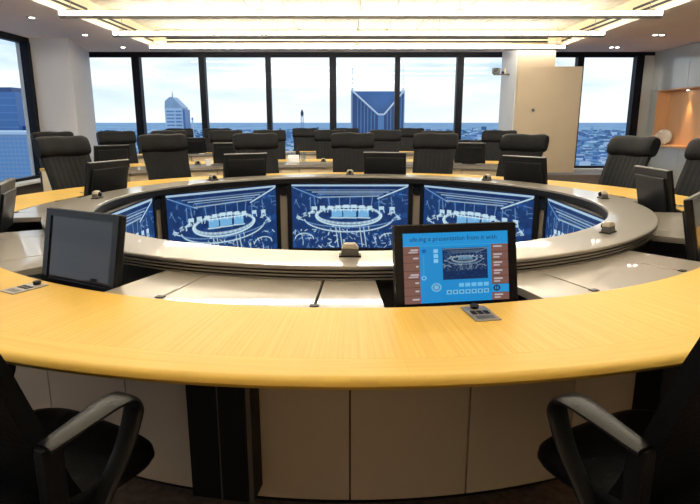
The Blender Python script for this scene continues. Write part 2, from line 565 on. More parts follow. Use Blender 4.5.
for k, (y0, y1, t) in enumerate(((11.85, 12.35, 'nearest the windows'), (9.72, 11.45, 'second from the windows'), (7.75, 9.35, 'third from the windows'), (5.8, 7.4, 'fourth from the windows'))):
    diffuser(CX0, (y0 + y1) / 2, y1 - y0, R_(90), 'black double slot air diffuser along the left coffer edge, ' + t)
    diffuser(CX1, (y0 + y1) / 2, y1 - y0, R_(-90), 'black double slot air diffuser along the right coffer edge, ' + t)
diffuser(.15, CY1, 7.9, 0, 'long dark slot air diffuser on the coffer edge facing the camera')


def downlight(x, y, twin, label, watts, size=70, grp='downlights in the lowered ceiling border', z=ZC):
    o = empty('downlight', (x, y, z))
    dx = (-.06, .06) if twin else (0,)
    w = .12 if twin else .06
    MB().box(-w, w, -.06, .06, -.008, -.001).build('trim_plate', M['alu'], o, bevel=.002)
    for d in dx:
        MB().cyl((d, 0, -.008), (d, 0, -.012), .038, n=14).build('lamp_face', M['spot'], o)
    ld = bpy.data.lights.new('downlight_beam', 'SPOT'); ld.energy = watts; ld.color = (1.0, .80, .56)
    ld.spot_size = R_(size); ld.spot_blend = .8; ld.shadow_soft_size = .05
    lo = bpy.data.objects.new('beam', ld); COL.objects.link(lo); lo.parent = o; lo.location = (0, 0, -.03)
    tag(o, label, 'downlight', grp)


for k, y in enumerate((12.45, 10.72, 8.98, 7.2)):
    t = ('nearest the windows', 'second from the windows', 'third from the windows', 'fourth from the windows')[k]
    downlight(-4.71, y, False, 'small recessed downlight in the left ceiling border, ' + t, DOWN_W)
    downlight(5.49, y, True, 'twin recessed downlight in the right ceiling border, ' + t, DOWN_W)

# ------------------------------------------------------------------ displays drawn as coloured grids


def canvas(w, h, c): return np.tile(np.array(c, float), (h, w, 1))


def line(im, x0, y0, x1, y1, c, wd=1.0, al=1.0):
    h, w, _ = im.shape
    yy, xx = np.mgrid[0:h, 0:w] + .5
    dx, dy = x1 - x0, y1 - y0; L2 = dx * dx + dy * dy + 1e-9
    t = np.clip(((xx - x0) * dx + (yy - y0) * dy) / L2, 0, 1)
    d = np.hypot(xx - x0 - t * dx, yy - y0 - t * dy)
    a = np.clip(wd / 2 + .5 - d, 0, 1)[..., None] * al
    im[:] = im * (1 - a) + np.array(c) * a


def rect(im, x0, y0, x1, y1, c, al=1.0):
    h, w, _ = im.shape
    sl = (slice(max(0, int(round(y0))), max(0, int(round(y1)))), slice(max(0, int(round(x0))), max(0, int(round(x1)))))
    im[sl] = im[sl] * (1 - al) + np.array(c) * al


def disc(im, cx, cy, r, c, al=1.0):
    h, w, _ = im.shape
    yy, xx = np.mgrid[0:h, 0:w] + .5
    a = np.clip(r + .5 - np.hypot(xx - cx, yy - cy), 0, 1)[..., None] * al
    im[:] = im * (1 - a) + np.array(c) * a


def ell(im, cx, cy, rx, ry, c, wd=1.2, al=1.0, a0=0, a1=360, n=36):
    p = [(cx + rx * math.cos(R_(a0 + (a1 - a0) * i / n)), cy + ry * math.sin(R_(a0 + (a1 - a0) * i / n))) for i in range(n + 1)]
    for q, r in zip(p[:-1], p[1:]): line(im, *q, *r, c, wd, al)


def room_picture(W, H, rnd):
    """the negative blueprint of the meeting room that the wall displays show"""
    bg, hi, mid = srgb(15, 56, 112), srgb(205, 236, 250), srgb(120, 165, 215)
    im = canvas(W, H, bg)
    s = W / 176.0
    for k in range(260):                                     # mottled ground
        x, y = rnd.uniform(0, W), rnd.uniform(0, H)
        disc(im, x, y, rnd.uniform(1, 5) * s, srgb(10, 40, 95) if rnd.random() < .6 else srgb(35, 88, 160), .45)
    rect(im, 0, 1 * s, W, 3 * s, hi, .7); rect(im, 0, 5 * s, W, 7 * s, srgb(10, 30, 80), .9)
    for k, y in enumerate((9, 12, 15)): line(im, (22 + 9 * k) * s, y * s, (W - (20 + 9 * k) * s), y * s, hi, 1.0 * s, (.35, .75, .45)[k])
    line(im, 2 * s, 5 * s, 44 * s, 22 * s, mid, 1.2 * s); line(im, W - 2 * s, 4 * s, W - 46 * s, 22 * s, hi, 1.6 * s)
    line(im, 40 * s, 20 * s, W - 44 * s, 18 * s, hi, 1.6 * s, .55)
    for x in (28, 34, 55, 72, 88, 107, 122, 132, 150): line(im, x * s, 20 * s, (x + rnd.uniform(-3, 3)) * s, 38 * s, mid, 1.2 * s, .75)
    for k in range(14):
        x = rnd.uniform(128, 172) * s; y = rnd.uniform(14, 38) * s
        line(im, x, y, x + rnd.uniform(-3, 14) * s, y + rnd.uniform(-2, 7) * s, mid, .9 * s, .6)
        x = rnd.uniform(4, 44) * s; line(im, x, y, x + rnd.uniform(-3, 4) * s, y + rnd.uniform(2, 9) * s, mid, .9 * s, .6)
    cx, cy = 86 * s, 46 * s
    ell(im, cx, cy + 1 * s, 48 * s, 13 * s, hi, 3.6 * s, .55)
    ell(im, cx, cy + 2 * s, 50 * s, 16 * s, hi, 2.2 * s, .9, -10, 200)
    ell(im, cx, cy + 5 * s, 68 * s, 22 * s, hi, 1.8 * s, .8, 8, 172)
    ell(im, cx, cy, 78 * s, 20 * s, mid, 1.5 * s, .7, 0, 180)
    lt = srgb(120, 185, 232)
    for x, w in ((60, 16), (78, 19), (101, 16)):
        rect(im, x * s, 40 * s, (x + w) * s, 50 * s, lt, .95)
        line(im, (x - 1) * s, 39 * s, (x + w + 1) * s, 39 * s, hi, 1.6 * s)
        line(im, (x - 1) * s, 51 * s, (x + w + 1) * s, 51.5 * s, hi, 1.6 * s)
    for x in (34, 46, 58, 70, 82, 94, 106, 118, 136, 152):
        up = 31 + abs(x - 86) * .06
        rect(im, (x - 4) * s, up * s, (x + 4) * s, (up + 5) * s, hi, .85)
        line(im, (x - 3) * s, (up + 5) * s, (x - 4) * s, (up + 10) * s, hi, 1.1 * s)
        line(im, (x + 3) * s, (up + 5) * s, (x + 4) * s, (up + 9) * s, hi, 1.1 * s)
    for x, y in ((22, 46), (12, 52), (30, 42), (150, 44), (160, 50)):
        for k in range(5): line(im, (x + rnd.uniform(-6, 6)) * s, (y + rnd.uniform(-4, 4)) * s, (x + rnd.uniform(-6, 6)) * s, (y + rnd.uniform(-4, 4)) * s, hi, 1.3 * s, .8)
    for k in range(120):
        x, y = rnd.uniform(2, 172) * s, rnd.uniform(64, 96) * s
        a = rnd.uniform(0, PI); ln = rnd.uniform(1.5, 7) * s
        line(im, x, y, x + ln * math.cos(a), y + ln * math.sin(a), hi if rnd.random() < .5 else mid, rnd.uniform(.7, 1.7) * s, .75)
    for x in (66, 72, 103, 109): line(im, x * s, 66 * s, (x + 4) * s, 96 * s, hi, 1.3 * s, .8)
    ell(im, 18 * s, 84 * s, 14 * s, 9 * s, hi, 1.2 * s, .7, 180, 360); ell(im, 150 * s, 84 * s, 16 * s, 9 * s, hi, 1.2 * s, .7, 180, 360)
    return np.clip(im, 0, 1)


def grid_mesh(name, im, w, h, m):
    """flat picture in the local XZ plane, facing -Y, origin at its centre"""
    H, W, _ = im.shape
    xs = np.linspace(-w / 2, w / 2, W + 1); zs = np.linspace(h / 2, -h / 2, H + 1)
    v = [(x, 0, z) for z in zs for x in xs]
    f = [(j * (W + 1) + i, (j + 1) * (W + 1) + i, (j + 1) * (W + 1) + i + 1, j * (W + 1) + i + 1) for j in range(H) for i in range(W)]
    me = bpy.data.meshes.new(name); me.from_pydata(v, [], f)
    ca = me.color_attributes.new('Col', 'FLOAT_COLOR', 'CORNER')
    c = np.ones((H * W, 4, 4), np.float32); c[:, :, :3] = im.reshape(-1, 1, 3)
    ca.data.foreach_set('color', c.ravel())
    me.materials.append(m)
    return me


rnd = random.Random(3)
pic = room_picture(208, 117, rnd)

# ------------------------------------------------------------------ the round table
tb = empty('round_conference_table', (0, D, 0))
tag(tb, 'large ring-shaped conference table with maple rim and taupe inner ring', 'table')
RW0, RW1, RB, RI = 2.375, 2.93, 2.035, 1.76
# maple rim: 18 veneered segments, each with its curved edge band
for k in range(18):
    a0, a1 = k * 20 - 3, k * 20 + 17
    sg = MB().arcbox(RW0, RW1 - .13, .70, .74, a0 + .003, a1 - .003, 10).build('veneer_segment', M['wood'], tb)
    pr = [(RW1 - .13 + .0003, .70), (RW1 - .03, .702), (RW1 - .008, .71), (RW1, .722), (RW1 - .004, .732), (RW1 - .014, .739), (RW1 - .03, .74), (RW1 - .13 + .0003, .74)]
    MB().arc(pr, a0 + .003, a1 - .003, 12).build('edge_band', M['wood_edge'], tb, smooth=True)
# lower taupe band: lids between the monitor slots
for k in range(9):
    c = 10 + 40 * k
    for a0, a1 in ((7, 13), (13, 27), (27, 33)):
        MB().arcbox(RB - .02, RW0 - .003, .705, .738, c + a0 + .12, c + a1 - .12, 8).build('band_lid', M['grey_top'], tb, bevel=.002, seg=1)
    MB().arcbox(RB - .02, RW0 - .003, .60, .612, c - 7, c + 7, 8).build('slot_tray', M['black'], tb)
    MB().arcbox(RW0 - .012, RW0 - .003, .612, .735, c - 7, c + 7, 8).build('slot_lip', M['black'], tb)
    for s in (13, 27):
        Mn = Matrix.Rotation(-R_(c + s), 4, 'Z')
        MB().box(-.016, .016, RW0 - .035, RW0 - .012, .7385, .742, Mn).build('lid_catch', M['black'], tb)
MB().arcbox(RB - .03, RW0 - .003, .56, .60, 0, 360, 144).build('band_carrier', M['grey_dark'], tb)
# raised inner ring: polished cap and stacked ribs
MB().arc([(RI, .782), (RB - .004, .782), (RB, .788), (RB, .796), (RB - .005, .80), (RI + .004, .80), (RI, .796)], 0, 360, 180).build('ring_cap', M['grey_top'], tb, smooth=True)
for k in range(3):
    z = .7395 + k * .0145
    MB().arcbox(RB - .04, RB - .006 + .002 * k, z, z + .0068, 0, 360, 180).build('rib', M['grey_rib'], tb)
MB().arcbox(RI + .13, RB - .03, .60, .781, 0, 360, 144).build('ring_core', M['grey_dark'], tb)
MB().arcbox(RI - .002, RI + .02, .735, .781, 0, 360, 144).build('inner_fascia', M['black'], tb)
# base: 36 upright panels
bp_me = MB().arcbox(2.39, 2.43, .035, .70, -4.93, 4.93, 6).mesh('base_panel', M['base_panel'])
for k in range(36):
    o = link('base_panel', bp_me, tb); o.rotation_euler = (0, 0, -R_(k * 10 + 5))
MB().arcbox(2.36, 2.385, 0, .70, 0, 360, 144).build('base_carcass', M['grey_dark'], tb)
MB().arcbox(2.36, 2.40, 0, .035, 0, 360, 144).build('plinth_ring', M['black'], tb)
for k in range(9):
    c = 30 + 40 * k
    cb_ = MB().arcbox(2.43, 2.53, .085, .69, c - 2.55, c + 2.55, 4).build('cable_box', M['black'], tb)
    MB().arcbox(2.53, 2.534, .085, .69, c - 2.55, c - 2.2, 1).build('trim_strip', M['mic_body'], cb_)
    MB().arcbox(2.53, 2.534, .085, .69, c - 2.05, c - .04, 2).build('box_door', M['black'], cb_)
    MB().arcbox(2.53, 2.534, .085, .69, c + .08, c + 2.5, 2).build('box_door', M['black'], cb_)
    MB().arcbox(2.53, 2.5325, .085, .69, c - .04, c + .08, 1).build('door_joint', M['mic_body'], cb_)
# knob-fitted control plates on the wood
for k in range(9):
    c = 10 + 40 * k
    p = polar(2.475, c, .7402)
    cpn = empty('control_plate', p, -R_(c) + PI)
    MB().box(-.043, .043, -.07, .07, 0, .004).build('plate', M['plate'], cpn, bevel=.001, seg=1)
    MB().lathe([(.014, .004), (.014, .009), (.016, .014), (.011, .018)], 16, Matrix.Translation((0, .05, 0))).build('knob', M['black'], cpn, smooth=True)
    for i in range(3):
        for j in range(2):
            MB().box(-.03 + i * .022, -.014 + i * .022, .006 - j * .018, .018 - j * .018, .004, .006).build('button', M['black'], cpn)
    MB().box(-.03, .03, -.055, -.028, .004, .0045).build('engraved_panel', M['mic_body'], cpn)
    t = {170: 'in front of the lit touch monitor', 210: 'in front of the switched-off monitor at left front', 130: 'at the right edge of the picture',
         10: 'on the far rim behind the centre screen', 50: 'on the far right rim', 90: 'on the right rim', 250: 'on the left rim by the picture edge',
         290: 'on the far left rim', 330: 'on the far rim left of centre'}[c % 360]
    tag(cpn, 'grey control plate with black knob ' + t, 'control panel', 'control plates')

# video wall inside the ring: five of the octagon's displays
AP = 1.68
scr_me = grid_mesh('display', pic, 1.215, .685, M['display'])
for a, t in ((0, 'in the middle, straight ahead'), (-45, 'left of the middle one'), (45, 'right of the middle one'), (-90, 'at far left, partly hidden'), (90, 'at far right, seen at a slant')):
    o = empty('video_screen', polar(AP, a), -R_(a))
    MB().box(-.655, .655, .012, .06, .0, .733).build('housing', M['black'], o, bevel=.005)
    MB().box(-.655, .655, 0, .012, .726, .733).box(-.655, .655, 0, .012, 0, .045).box(-.655, -.61, 0, .012,   .045, .726).box(.61, .655, 0, .012, .045, .726).build('bezel', M['black'], o)
    link('display', scr_me, o, (0, .008, .3825))
    tag(o, 'video screen showing a blue drawing of the room, ' + t, 'screen', 'video screens inside the ring')
for k, a in enumerate((-67.5, -22.5, 22.5, 67.5)):
    o = empty('screen_post', polar(1.845, a), -R_(a))
    MB().box(-.06, .06, -.015, .02, 0, .69).build('cover', M['post'], o, bevel=.004)
    MB().box(-.06, .06, -.02, .02, .69, .733).build('head', M['black'], o)
    MB().cyl((0, -.015, .655), (0, -.04, .655), .052, .047, 20).build('speaker', M['black_gloss'], o)
    tag(o, 'beige post with round black speaker ' + ('at the far left of the screens', 'left of the centre screen', 'right of the centre screen', 'at the far right of the screens')[k], 'post', 'posts between the video screens')

# ------------------------------------------------------------------ monitors


def touch_picture():
    W, H = 168, 128
    blue = srgb(28, 140, 208); im = canvas(W, H, blue)
    rect(im, 0, 0, W, 24, srgb(30, 148, 216)); rect(im, 0, 23, W, 24, srgb(60, 165, 225))
    br_ = srgb(128, 84, 62); lt = srgb(205, 200, 205)
    for k in range(7):
        y = 24 + k * 15
        rect(im, 0, y, 26, y + 14, br_, .95); rect(im, 0, y + 14, 26, y + 15, srgb(80, 55, 50))
        w = (12, 8, 4, 13, 6, 6, 11)[k]
        rect(im, 24 - w, y + 5, 24, y + 8, lt, .75)
        if k in (0, 3): rect(im, 24 - w - 3, y + 9, 23, y + 12, lt, .6)
        if k == 5:
            rect(im, W - 28, y, W, y + 14, srgb(40, 150, 215))
            ell(im, W - 20, y + 7, 4.5, 4.5, srgb(25, 40, 60), 2); line(im, W - 20, y + 3, W - 20, y + 11, srgb(25, 40, 60), 1.6)
        else:
            rect(im, W - 28, y, W, y + 14, br_, .95); rect(im, W - 28, y + 14, W, y + 15, srgb(80, 55, 50))
            rect(im, W - 24, y + 3, W - 10, y + 6, lt, .75)
            if k: rect(im, W - 24, y + 8, W - 14, y + 11, lt, .65)
    pc = room_picture(72, 56, random.Random(5))
    im[30:86, 62:134] = pc * .55
    rect(im, 61, 29, 135, 30, srgb(15, 60, 110)); rect(im, 61, 86, 135, 87, srgb(15, 60, 110))
    disc(im, 33, 33, 3.5, srgb(20, 95, 160)); disc(im, 32, 82, 4, srgb(120, 195, 235)); disc(im, 32, 82, 2, srgb(40, 120, 190))
    line(im, 32, 40, 32, 76, srgb(60, 165, 225), 1)
    for k in range(3): rect(im, 48, 30 + 9 * k, 55, 37 + 9 * k, srgb(135, 200, 238))
    disc(im, 51, 100, 8, srgb(110, 190, 232)); ell(im, 51, 100, 5, 5, srgb(40, 110, 170), 1)
    for a in range(4): disc(im, 51 + 4.5 * math.cos(a * PI / 2), 100 + 4.5 * math.sin(a * PI / 2), 1.2, srgb(150, 70, 60))
    for k in range(5): rect(im, 87 + 10 * k, 94, 95 + 10 * k, 101, srgb(110, 190, 235))
    for k in range(7):
        rect(im, 67 + 10 * k, 106, 75 + 10 * k, 114, srgb(110, 190, 235))
        disc(im, 71 + 10 * k, 110, 2.2, srgb(60, 110, 150))
    return np.clip(im, 0, 1)


def text_mesh(body, size, m):
    cu = bpy.data.curves.new('lettering', 'FONT'); cu.body = body; cu.size = size
    cu.align_x = 'CENTER'; cu.align_y = 'CENTER'; cu.resolution_u = 2
    ob = bpy.data.objects.new('lettering', cu); COL.objects.link(ob)
    dg = bpy.context.evaluated_depsgraph_get()
    me = bpy.data.meshes.new_from_object(ob.evaluated_get(dg))
    bpy.data.objects.remove(ob)
    me.materials.clear(); me.materials.append(m)
    return me


def make_monitor(w, h, screen):
    """origin at the foot; the display faces local -Y, the shell's back local +Y"""
    o = empty('pop_up_monitor')
    t = .028
    b = MB().box(-w / 2, w / 2, -.012, 0, 0, .03).box(-w / 2, w / 2, -.012, 0, h - .028, h)
    b.box(-w / 2, -w / 2 + .03, -.012, 0, .03, h - .028).box(w / 2 - .03, w / 2, -.012, 0, .03, h - .028)
    T = Matrix.Rotation(R_(-12), 4, 'X')
    b2 = MB(); b2.add(b.v, b.f, T); b2.build('bezel', M['black_gloss'], o)
    MB().box(-w / 2, w / 2, 0, t, 0, h, T).build('shell', M['shell'], o, bevel=.006)
    MB().box(-w / 2 + .03, w / 2 - .03, t, t + .016, .02, h - .05, T).build('rear_cover', M['shell'], o, bevel=.008)
    MB().box(-w / 2, w / 2, .002, t - .002, h, h + .004, T).build('top_strip', M['mic_body'], o)
    MB().box(-.06, .06, .0, .03, -.10, .01).build('lift_column', M['black'], o)
    if screen:
        me = grid_mesh('display', touch_picture(), w - .06, h - .058, M['touch'])
    else:
        me = MB().box(-w / 2 + .03, w / 2 - .03, -.006, -.004, -h / 2 + .03, h / 2 - .028).mesh('display', M['off_screen'])
    dsp = link('display', me, o, T @ Vector((0, -.006 if screen else 0, .03 + (h - .058) / 2 if screen else h / 2)), (R_(-12), 0, 0))
    if screen:
        tx = text_mesh('ule,ing a presentation from it with', .0238, M['ink'])
        lo = link('lettering', tx, dsp, (-.008, -.0012, (h - .058) / 2 - .022), (R_(90), 0, 0))
    return o


MZ = .715
mons = [(170.3, .455, True, 'pop-up monitor with a lit blue touch screen, front right of centre'),
        (208.5, .435, False, 'switched-off pop-up monitor with dark blank screen at the left front'),
        (10, .475, False, 'black pop-up monitor seen from behind, on the far side right of the centre chair'),
        (330, .475, False, 'black pop-up monitor seen from behind, on the far side left of centre'),
        (290, .475, False, 'black pop-up monitor seen from behind, on the left beside the white column'),
        (50, .475, False, 'black pop-up monitor seen from behind, before the beige partition panel'),
        (90, .475, False, 'black pop-up monitor standing on the right below the niche'),
        (130, .44, False, 'black pop-up monitor cut off by the right edge of the picture'),
        (250, .44, False, 'black pop-up monitor cut off by the left edge of the picture')]
for a, w, s, lab in mons:
    o = make_monitor(w, .308 if w < .43 or s else .315, s)
    o.location = polar(2.30, a, MZ - (.018 if w < .47 else 0))
    o.rotation_euler = (0, 0, -R_(a) + PI)
    tag(o, lab, 'monitor', 'pop-up monitors round the table')

# ------------------------------------------------------------------ microphones on the ring


def make_mic():
    o = empty('table_microphone')                          # lens faces local -Y
    MB().box(-.055, .055, -.032, .032, 0, .008).build('base_plate', M['black'], o, bevel=.002)
    MB().add([(-.045, -.028, .008), (.045, -.028, .008), (.045, .028, .008), (-.045, .028, .008),
              (-.040, -.02, .04), (.040, -.02, .04), (.040, .024, .04), (-.040, .024, .04)],
             [(3, 2, 1, 0), (4, 5, 6, 7), (0, 1, 5, 4), (1, 2, 6, 5), (2, 3, 7, 6), (3, 0, 4, 7)]).build('body', M['mic_body'], o, bevel=.004)
    MB().add([(-.045, -.025, .04), (.045, -.025, .04), (.045, .028, .04), (-.045, .028, .04),
              (-.028, -.018, .066), (.028, -.018, .066), (.028, .02, .066), (-.028, .02, .066)],
             [(3, 2, 1, 0), (4, 5, 6, 7), (0, 1, 5, 4), (1, 2, 6, 5), (2, 3, 7, 6), (3, 0, 4, 7)]).build('cap', M['mic_cap'], o, bevel=.007, smooth=True)
    MB().lathe([(.004, -.02), (.016, -.012), (.022, 0), (.016, .012), (.004, .018)], 14, Matrix.Translation((0, -.026, .036)) @ Matrix.Rotation(R_(90), 4, 'X')).build('lens', M['black_gloss'], o, smooth=True)
    return o


mic = make_mic()
mics = [(180, 'nearest the camera, in front of the centre screen'), (135, 'on the right front of the ring'), (90, 'on the right of the ring'), (45, 'on the far right of the ring'),
        (0, 'at the far middle of the ring'), (-45, 'on the far left of the ring'), (-90, 'on the left of the ring'), (-135, 'behind the switched-off left monitor')]
for i, (a, t) in enumerate(mics):
    o = mic if i == 0 else copy_tree(mic)
    o.location = polar(1.885 if a != 180 else 1.86, a, .80); o.rotation_euler = (0, 0, -R_(a)); o.scale = (.86, .86, .86)
    tag(o, 'small grey table microphone with cream cap ' + t, 'microphone', 'microphones on the ring')

# ------------------------------------------------------------------ chairs


def make_chair():
    """faces local +Y; origin on the floor below the seat"""
    o = empty('executive_chair')
    # seat: soft rounded cushion
    rings = []
    N = 28
    for z, s in ((.415, .86), (.425, .95), (.45, 1.0), (.475, .985), (.49, .93), (.497, .8)):
        ring = []
        for i in range(N):
            a = 2 * PI * i / N; c, sn = math.cos(a), math.sin(a)
            e = .42
            x = math.copysign(abs(c) ** e, c) * .255 * s; y = math.copysign(abs(sn) ** e, sn) * .25 * s + .05
            ring.append((x, y, z - .02 * max(0, (y - .2) / .1)))
        rings.append(ring)
    MB().sweep(rings, None).build('seat', M['leather'], o, smooth=True)
    # backrest: curved slab with vertical stitched channels on its front
    prof = [(.005, .44), (-.03, .52), (-.065, .62), (-.105, .74), (-.145, .86), (-.183, .955), (-.220, 1.05), (-.254, 1.125)]
    rings = []
    for q, (a, z) in enumerate(prof):
        j0, j1 = max(0, q - 1), min(len(prof) - 1, q + 1)
        ta = Vector((0, prof[j1][0] - prof[j0][0], prof[j1][1] - prof[j0][1])).normalized()
        nf = Vector((0, ta.z, -ta.y))                         # front normal
        hw = .245 + .02 * q / 7
        ring = []
        K = 36
        for i in range(K + 1):
            u = -1 + 2 * i / K
            d = .028 + .003 * abs(math.sin(u * PI * 4.5)) - .012 * max(0, abs(u) - .85) / .15
            p = Vector((u * hw, a, z)) + nf * (d + .02 * (u * u - .5))
            ring.append(tuple(p))
        for i in range(K // 3 + 1):
            u = 1 - 2 * i / (K // 3)
            p = Vector((u * hw * .98, a, z)) - nf * (.03 - .008 * max(0, abs(u) - .7) / .3 - .02 * (u * u - .5))
            ring.append(tuple(p))
        rings.append(ring)
    MB().sweep(rings, None).build('backrest', M['leather'], o, smooth=True)
    # headrest: fat roll over the top of the back
    rings = []
    K = 20
    for i in range(17):
        u = -1 + 2 * i / 16
        k = (1 - abs(u) ** 14) ** .5 * .12 + .88 if abs(u) < 1 else .86
        k += .012 * math.sin(u * 9 + 1)
        ring = []
        for j in range(K):
            a = 2 * PI * j / K
            y = math.copysign(abs(math.cos(a)) ** .8, math.cos(a)) * .066 * k; z = math.copysign(abs(math.sin(a)) ** .75, math.sin(a)) * .108 * k
            z += .004 * math.sin(u * 5)
            ca, sa = math.cos(R_(20)), math.sin(R_(20))
            ring.append((u * .278, -.240 + y * ca - z * sa + .012 * u * u, 1.108 + y * sa + z * ca))
        rings.append(ring)
    MB().sweep(rings, None).build('headrest', M['leather'], o, smooth=True)
    # arms: leather strap loops
    for s in (-1, 1):
        ctrl = [(-.075, .656), (-.02, .666), (.05, .678), (.105, .686), (.148, .680), (.168, .650), (.158, .612), (.125, .545), (.075, .480), (.03, .415), (-.01, .375)]
        cv = []
        for i in range(len(ctrl) - 1):                      # Catmull-Rom
            p0, p1, p2, p3 = (Vector(ctrl[max(0, i - 1)]), Vector(ctrl[i]), Vector(ctrl[i + 1]), Vector(ctrl[min(len(ctrl) - 1, i + 2)]))
            for k in range(4):
                t = k / 4
                cv.append(.5 * ((2 * p1) + (p2 - p0) * t + (2 * p0 - 5 * p1 + 4 * p2 - p3) * t * t + (3 * p1 - p0 - 3 * p2 + p3) * t ** 3))
        cv.append(Vector(ctrl[-1]))
        rings = []
        n = len(cv)
        for i, p in enumerate(cv):
            tg = (cv[min(n - 1, i + 1)] - cv[max(0, i - 1)]).normalized(); nr = Vector((-tg.y, tg.x))
            f = i / (n - 1)
            hw = .046 - .022 * f if f > .3 else .026 + .0447 * f
            th = .009
            ring = []
            for cx, cn in ((-1, -.35), (-.75, -1), (0, -1.05), (.75, -1), (1, -.35), (1, .35), (.75, 1), (0, 1.15), (-.75, 1), (-1, .35)):
                q = p + nr * (cn * th)
                ring.append((s * .272 + cx * hw, q.x, q.y))
            rings.append(ring)
        MB().sweep(rings, None).build('armrest', M['leather_arm'], o, smooth=True)
    for s in (-1, 1):
        MB().box(s * .262 - .02, s * .262 + .02, -.085, -.035, .37, .658).build('arm_post', M['black'], o, bevel=.006)
    MB().box(-.28, .28, -.085, .0, .36, .40).build('arm_beam', M['chrome'], o, bevel=.01)
    MB().box(-.12, .12, -.12, .14, .385, .418).build('seat_plate', M['black'], o, bevel=.01)
    MB().lathe([(.045, .09), (.045, .13), (.030, .135), (.028, .30), (.022, .305), (.022, .385)], 16).build('gas_column', M['chrome'], o, smooth=True)
    for k in range(5):
        a = R_(72 * k + 18)
        c, s = math.cos(a), math.sin(a)
        Mr = Matrix.Rotation(a, 4, 'Z')
        MB().add([(.02, -.03, .085), (.02, .03, .085), (.02, .03, .125), (.02, -.03, .125), (.29, -.016, .062), (.29, .016, .062), (.29, .016, .085), (.29, -.016, .085)],
                 [(0, 1, 2, 3), (7, 6, 5, 4), (0, 4, 5, 1), (1, 5, 6, 2), (2, 6, 7, 3), (3, 7, 4, 0)], Mr).build('base_leg', M['chrome'], o, bevel=.005)
        MB().cyl((.275, -.022, .031), (.275, .022, .031), .031, n=14, M=Mr).build('caster', M['black'], o)
    return o


chair0 = make_chair()
first = [True]


def chair(r, a, label, group, twist=0.0, z=0.0, sz=1.0):
    o = chair0 if first[0] else copy_tree(chair0)
    first[0] = False
    o.location = polar(r, a, z)
    o.rotation_euler = (0, 0, PI - R_(a) + R_(twist))
    o.scale = (1, 1, sz)
    tag(o, label, 'chair', group)
    return o


G1 = 'black leather chairs round the conference table'
chair(3.03, -163.2, 'black leather chair with looped arm in the left front corner, back to the camera', G1, -12)
chair(3.03, 163.7, 'black leather chair with looped arm in the right front corner, back to the camera', G1, 12)
chair(3.06, 0.6, 'black leather chair at the table straight behind the centre video screen', G1)
chair(3.06, -21.2, 'black leather chair at the far table rim, first left of the centre one', G1)
chair(3.06, 19.2, 'black leather chair at the far table rim, first right of the centre one', G1)
chair(3.06, -41.2, 'black leather chair at the far table rim, second left of the centre one', G1)
chair(3.06, 38.0, 'black leather chair before the left edge of the beige partition panel', G1, -6)
chair(3.06, -61.3, 'black leather chair at the left, in front of the white corner column', G1)
chair(3.08, 59.4, 'black leather chair at the right, in front of the right-hand window', G1, -12)
chair(3.06, 76.0, 'black leather chair cut off at the right edge below the niche', G1)

# ------------------------------------------------------------------ the two curved desks behind


def curved_desk(r0, r1, r2, a0, a1, step, label):
    o = empty('curved_desk', (0, D, 0))
    n = int(round((a1 - a0) / step))
    for k in range(n):
        p, q = a0 + k * step, a0 + (k + 1) * step
        MB().arcbox(r0, r1, .705, .74, p + .03, q - .03, 4).build('grey_top', M['grey_top'], o)
        MB().arcbox(r1 + .002, r2, .705, .74, p + .03, q - .03, 4).build('wood_top', M['wood'], o)
        MB().arcbox(r0 + .03, r0 + .11, .03, .705, p + .06, q - .06, 4).build('front_panel', M['desk_panel'], o)
    MB().arcbox(r0 + .001, r0 + .02, .688, .705, a0, a1, n * 4).build('top_edge', M['grey_rib'], o)
    MB().arcbox(r0 + .11, r0 + .13, 0, .70, a0, a1, n * 4).build('carcass', M['grey_dark'], o)
    for a in (a0, a1):
        s = .25 if a == a0 else -.25
        MB().arcbox(r0 + .08, r2 - .05, 0, .70, a, a + s, 1).build('end_panel', M['desk_panel'], o)
    tag(o, label, 'desk', 'curved desks behind the table')
    return o


curved_desk(4.22, 4.88, 5.48, -50, 30, 8, 'curved beige-fronted desk row directly behind the far chairs')
curved_desk(7.50, 7.75, 8.10, -32, 16, 8, 'curved beige-fronted desk row farthest back by the windows')

G2 = 'black leather chairs behind the nearer curved desk'
G3 = 'black leather chairs behind the farther curved desk'
for a, t, sz in ((-46.0, 'leftmost, peeping out above a table chair', 1), (-37.3, 'beside the white corner column', 1), (-29.5, 'third from left, half hidden', 1), (-20.6, 'fourth from left, right of the spired tower', 1),
                 (-13.5, 'fifth from the left, standing clear before the window', 1), (-3.3, 'just left of the centre table chair', 1), (5.9, 'right of the centre table chair', 1),
                 (14.6, 'mostly hidden behind the table chair right of centre', .99), (24.6, 'rightmost, before the left side of the beige column', 1)):
    chair(5.72, a, 'black chair behind the nearer curved desk, ' + t, G2, sz=sz)
chair(6.75, 18.7, 'low black leather chair whose top just shows above a monitor before the right mullion', G2, sz=.84)
for a, t in ((-24.4, 'leftmost, below the spired tower'), (-19.2, 'second from the left'), (-6.6, 'left of the middle, below the slender mast'), (-.6, 'peeping out behind the centre chairs'), (9.0, 'rightmost, below the right mast of the notched tower')):
    chair(8.30, a, 'black chair in the farthest row, ' + t, G3)

G4 = 'monitors on the curved desks'
for r, a, t in ((4.72, -42.6, 'on the nearer curved desk at the left'), (4.72, -22.5, 'on the nearer curved desk left of centre'), (4.72, 22.3, 'on the nearer curved desk before the right window'),
                (7.62, -23.6, 'on the farthest curved desk below the spired tower')):
    o = make_monitor(.46, .30, False); o.location = polar(r, a, .756); o.rotation_euler = (0, 0, -R_(a) + PI)
    for ch in list(o.children):
        if ch.name.startswith('lift_column'): bpy.data.objects.remove(ch)
    MB().box(-.1, .1, -.06, .09, -.0145, .002).build('foot', M['black'], o, bevel=.003)
    tag(o, 'small black monitor seen from behind, standing ' + t, 'monitor', G4)

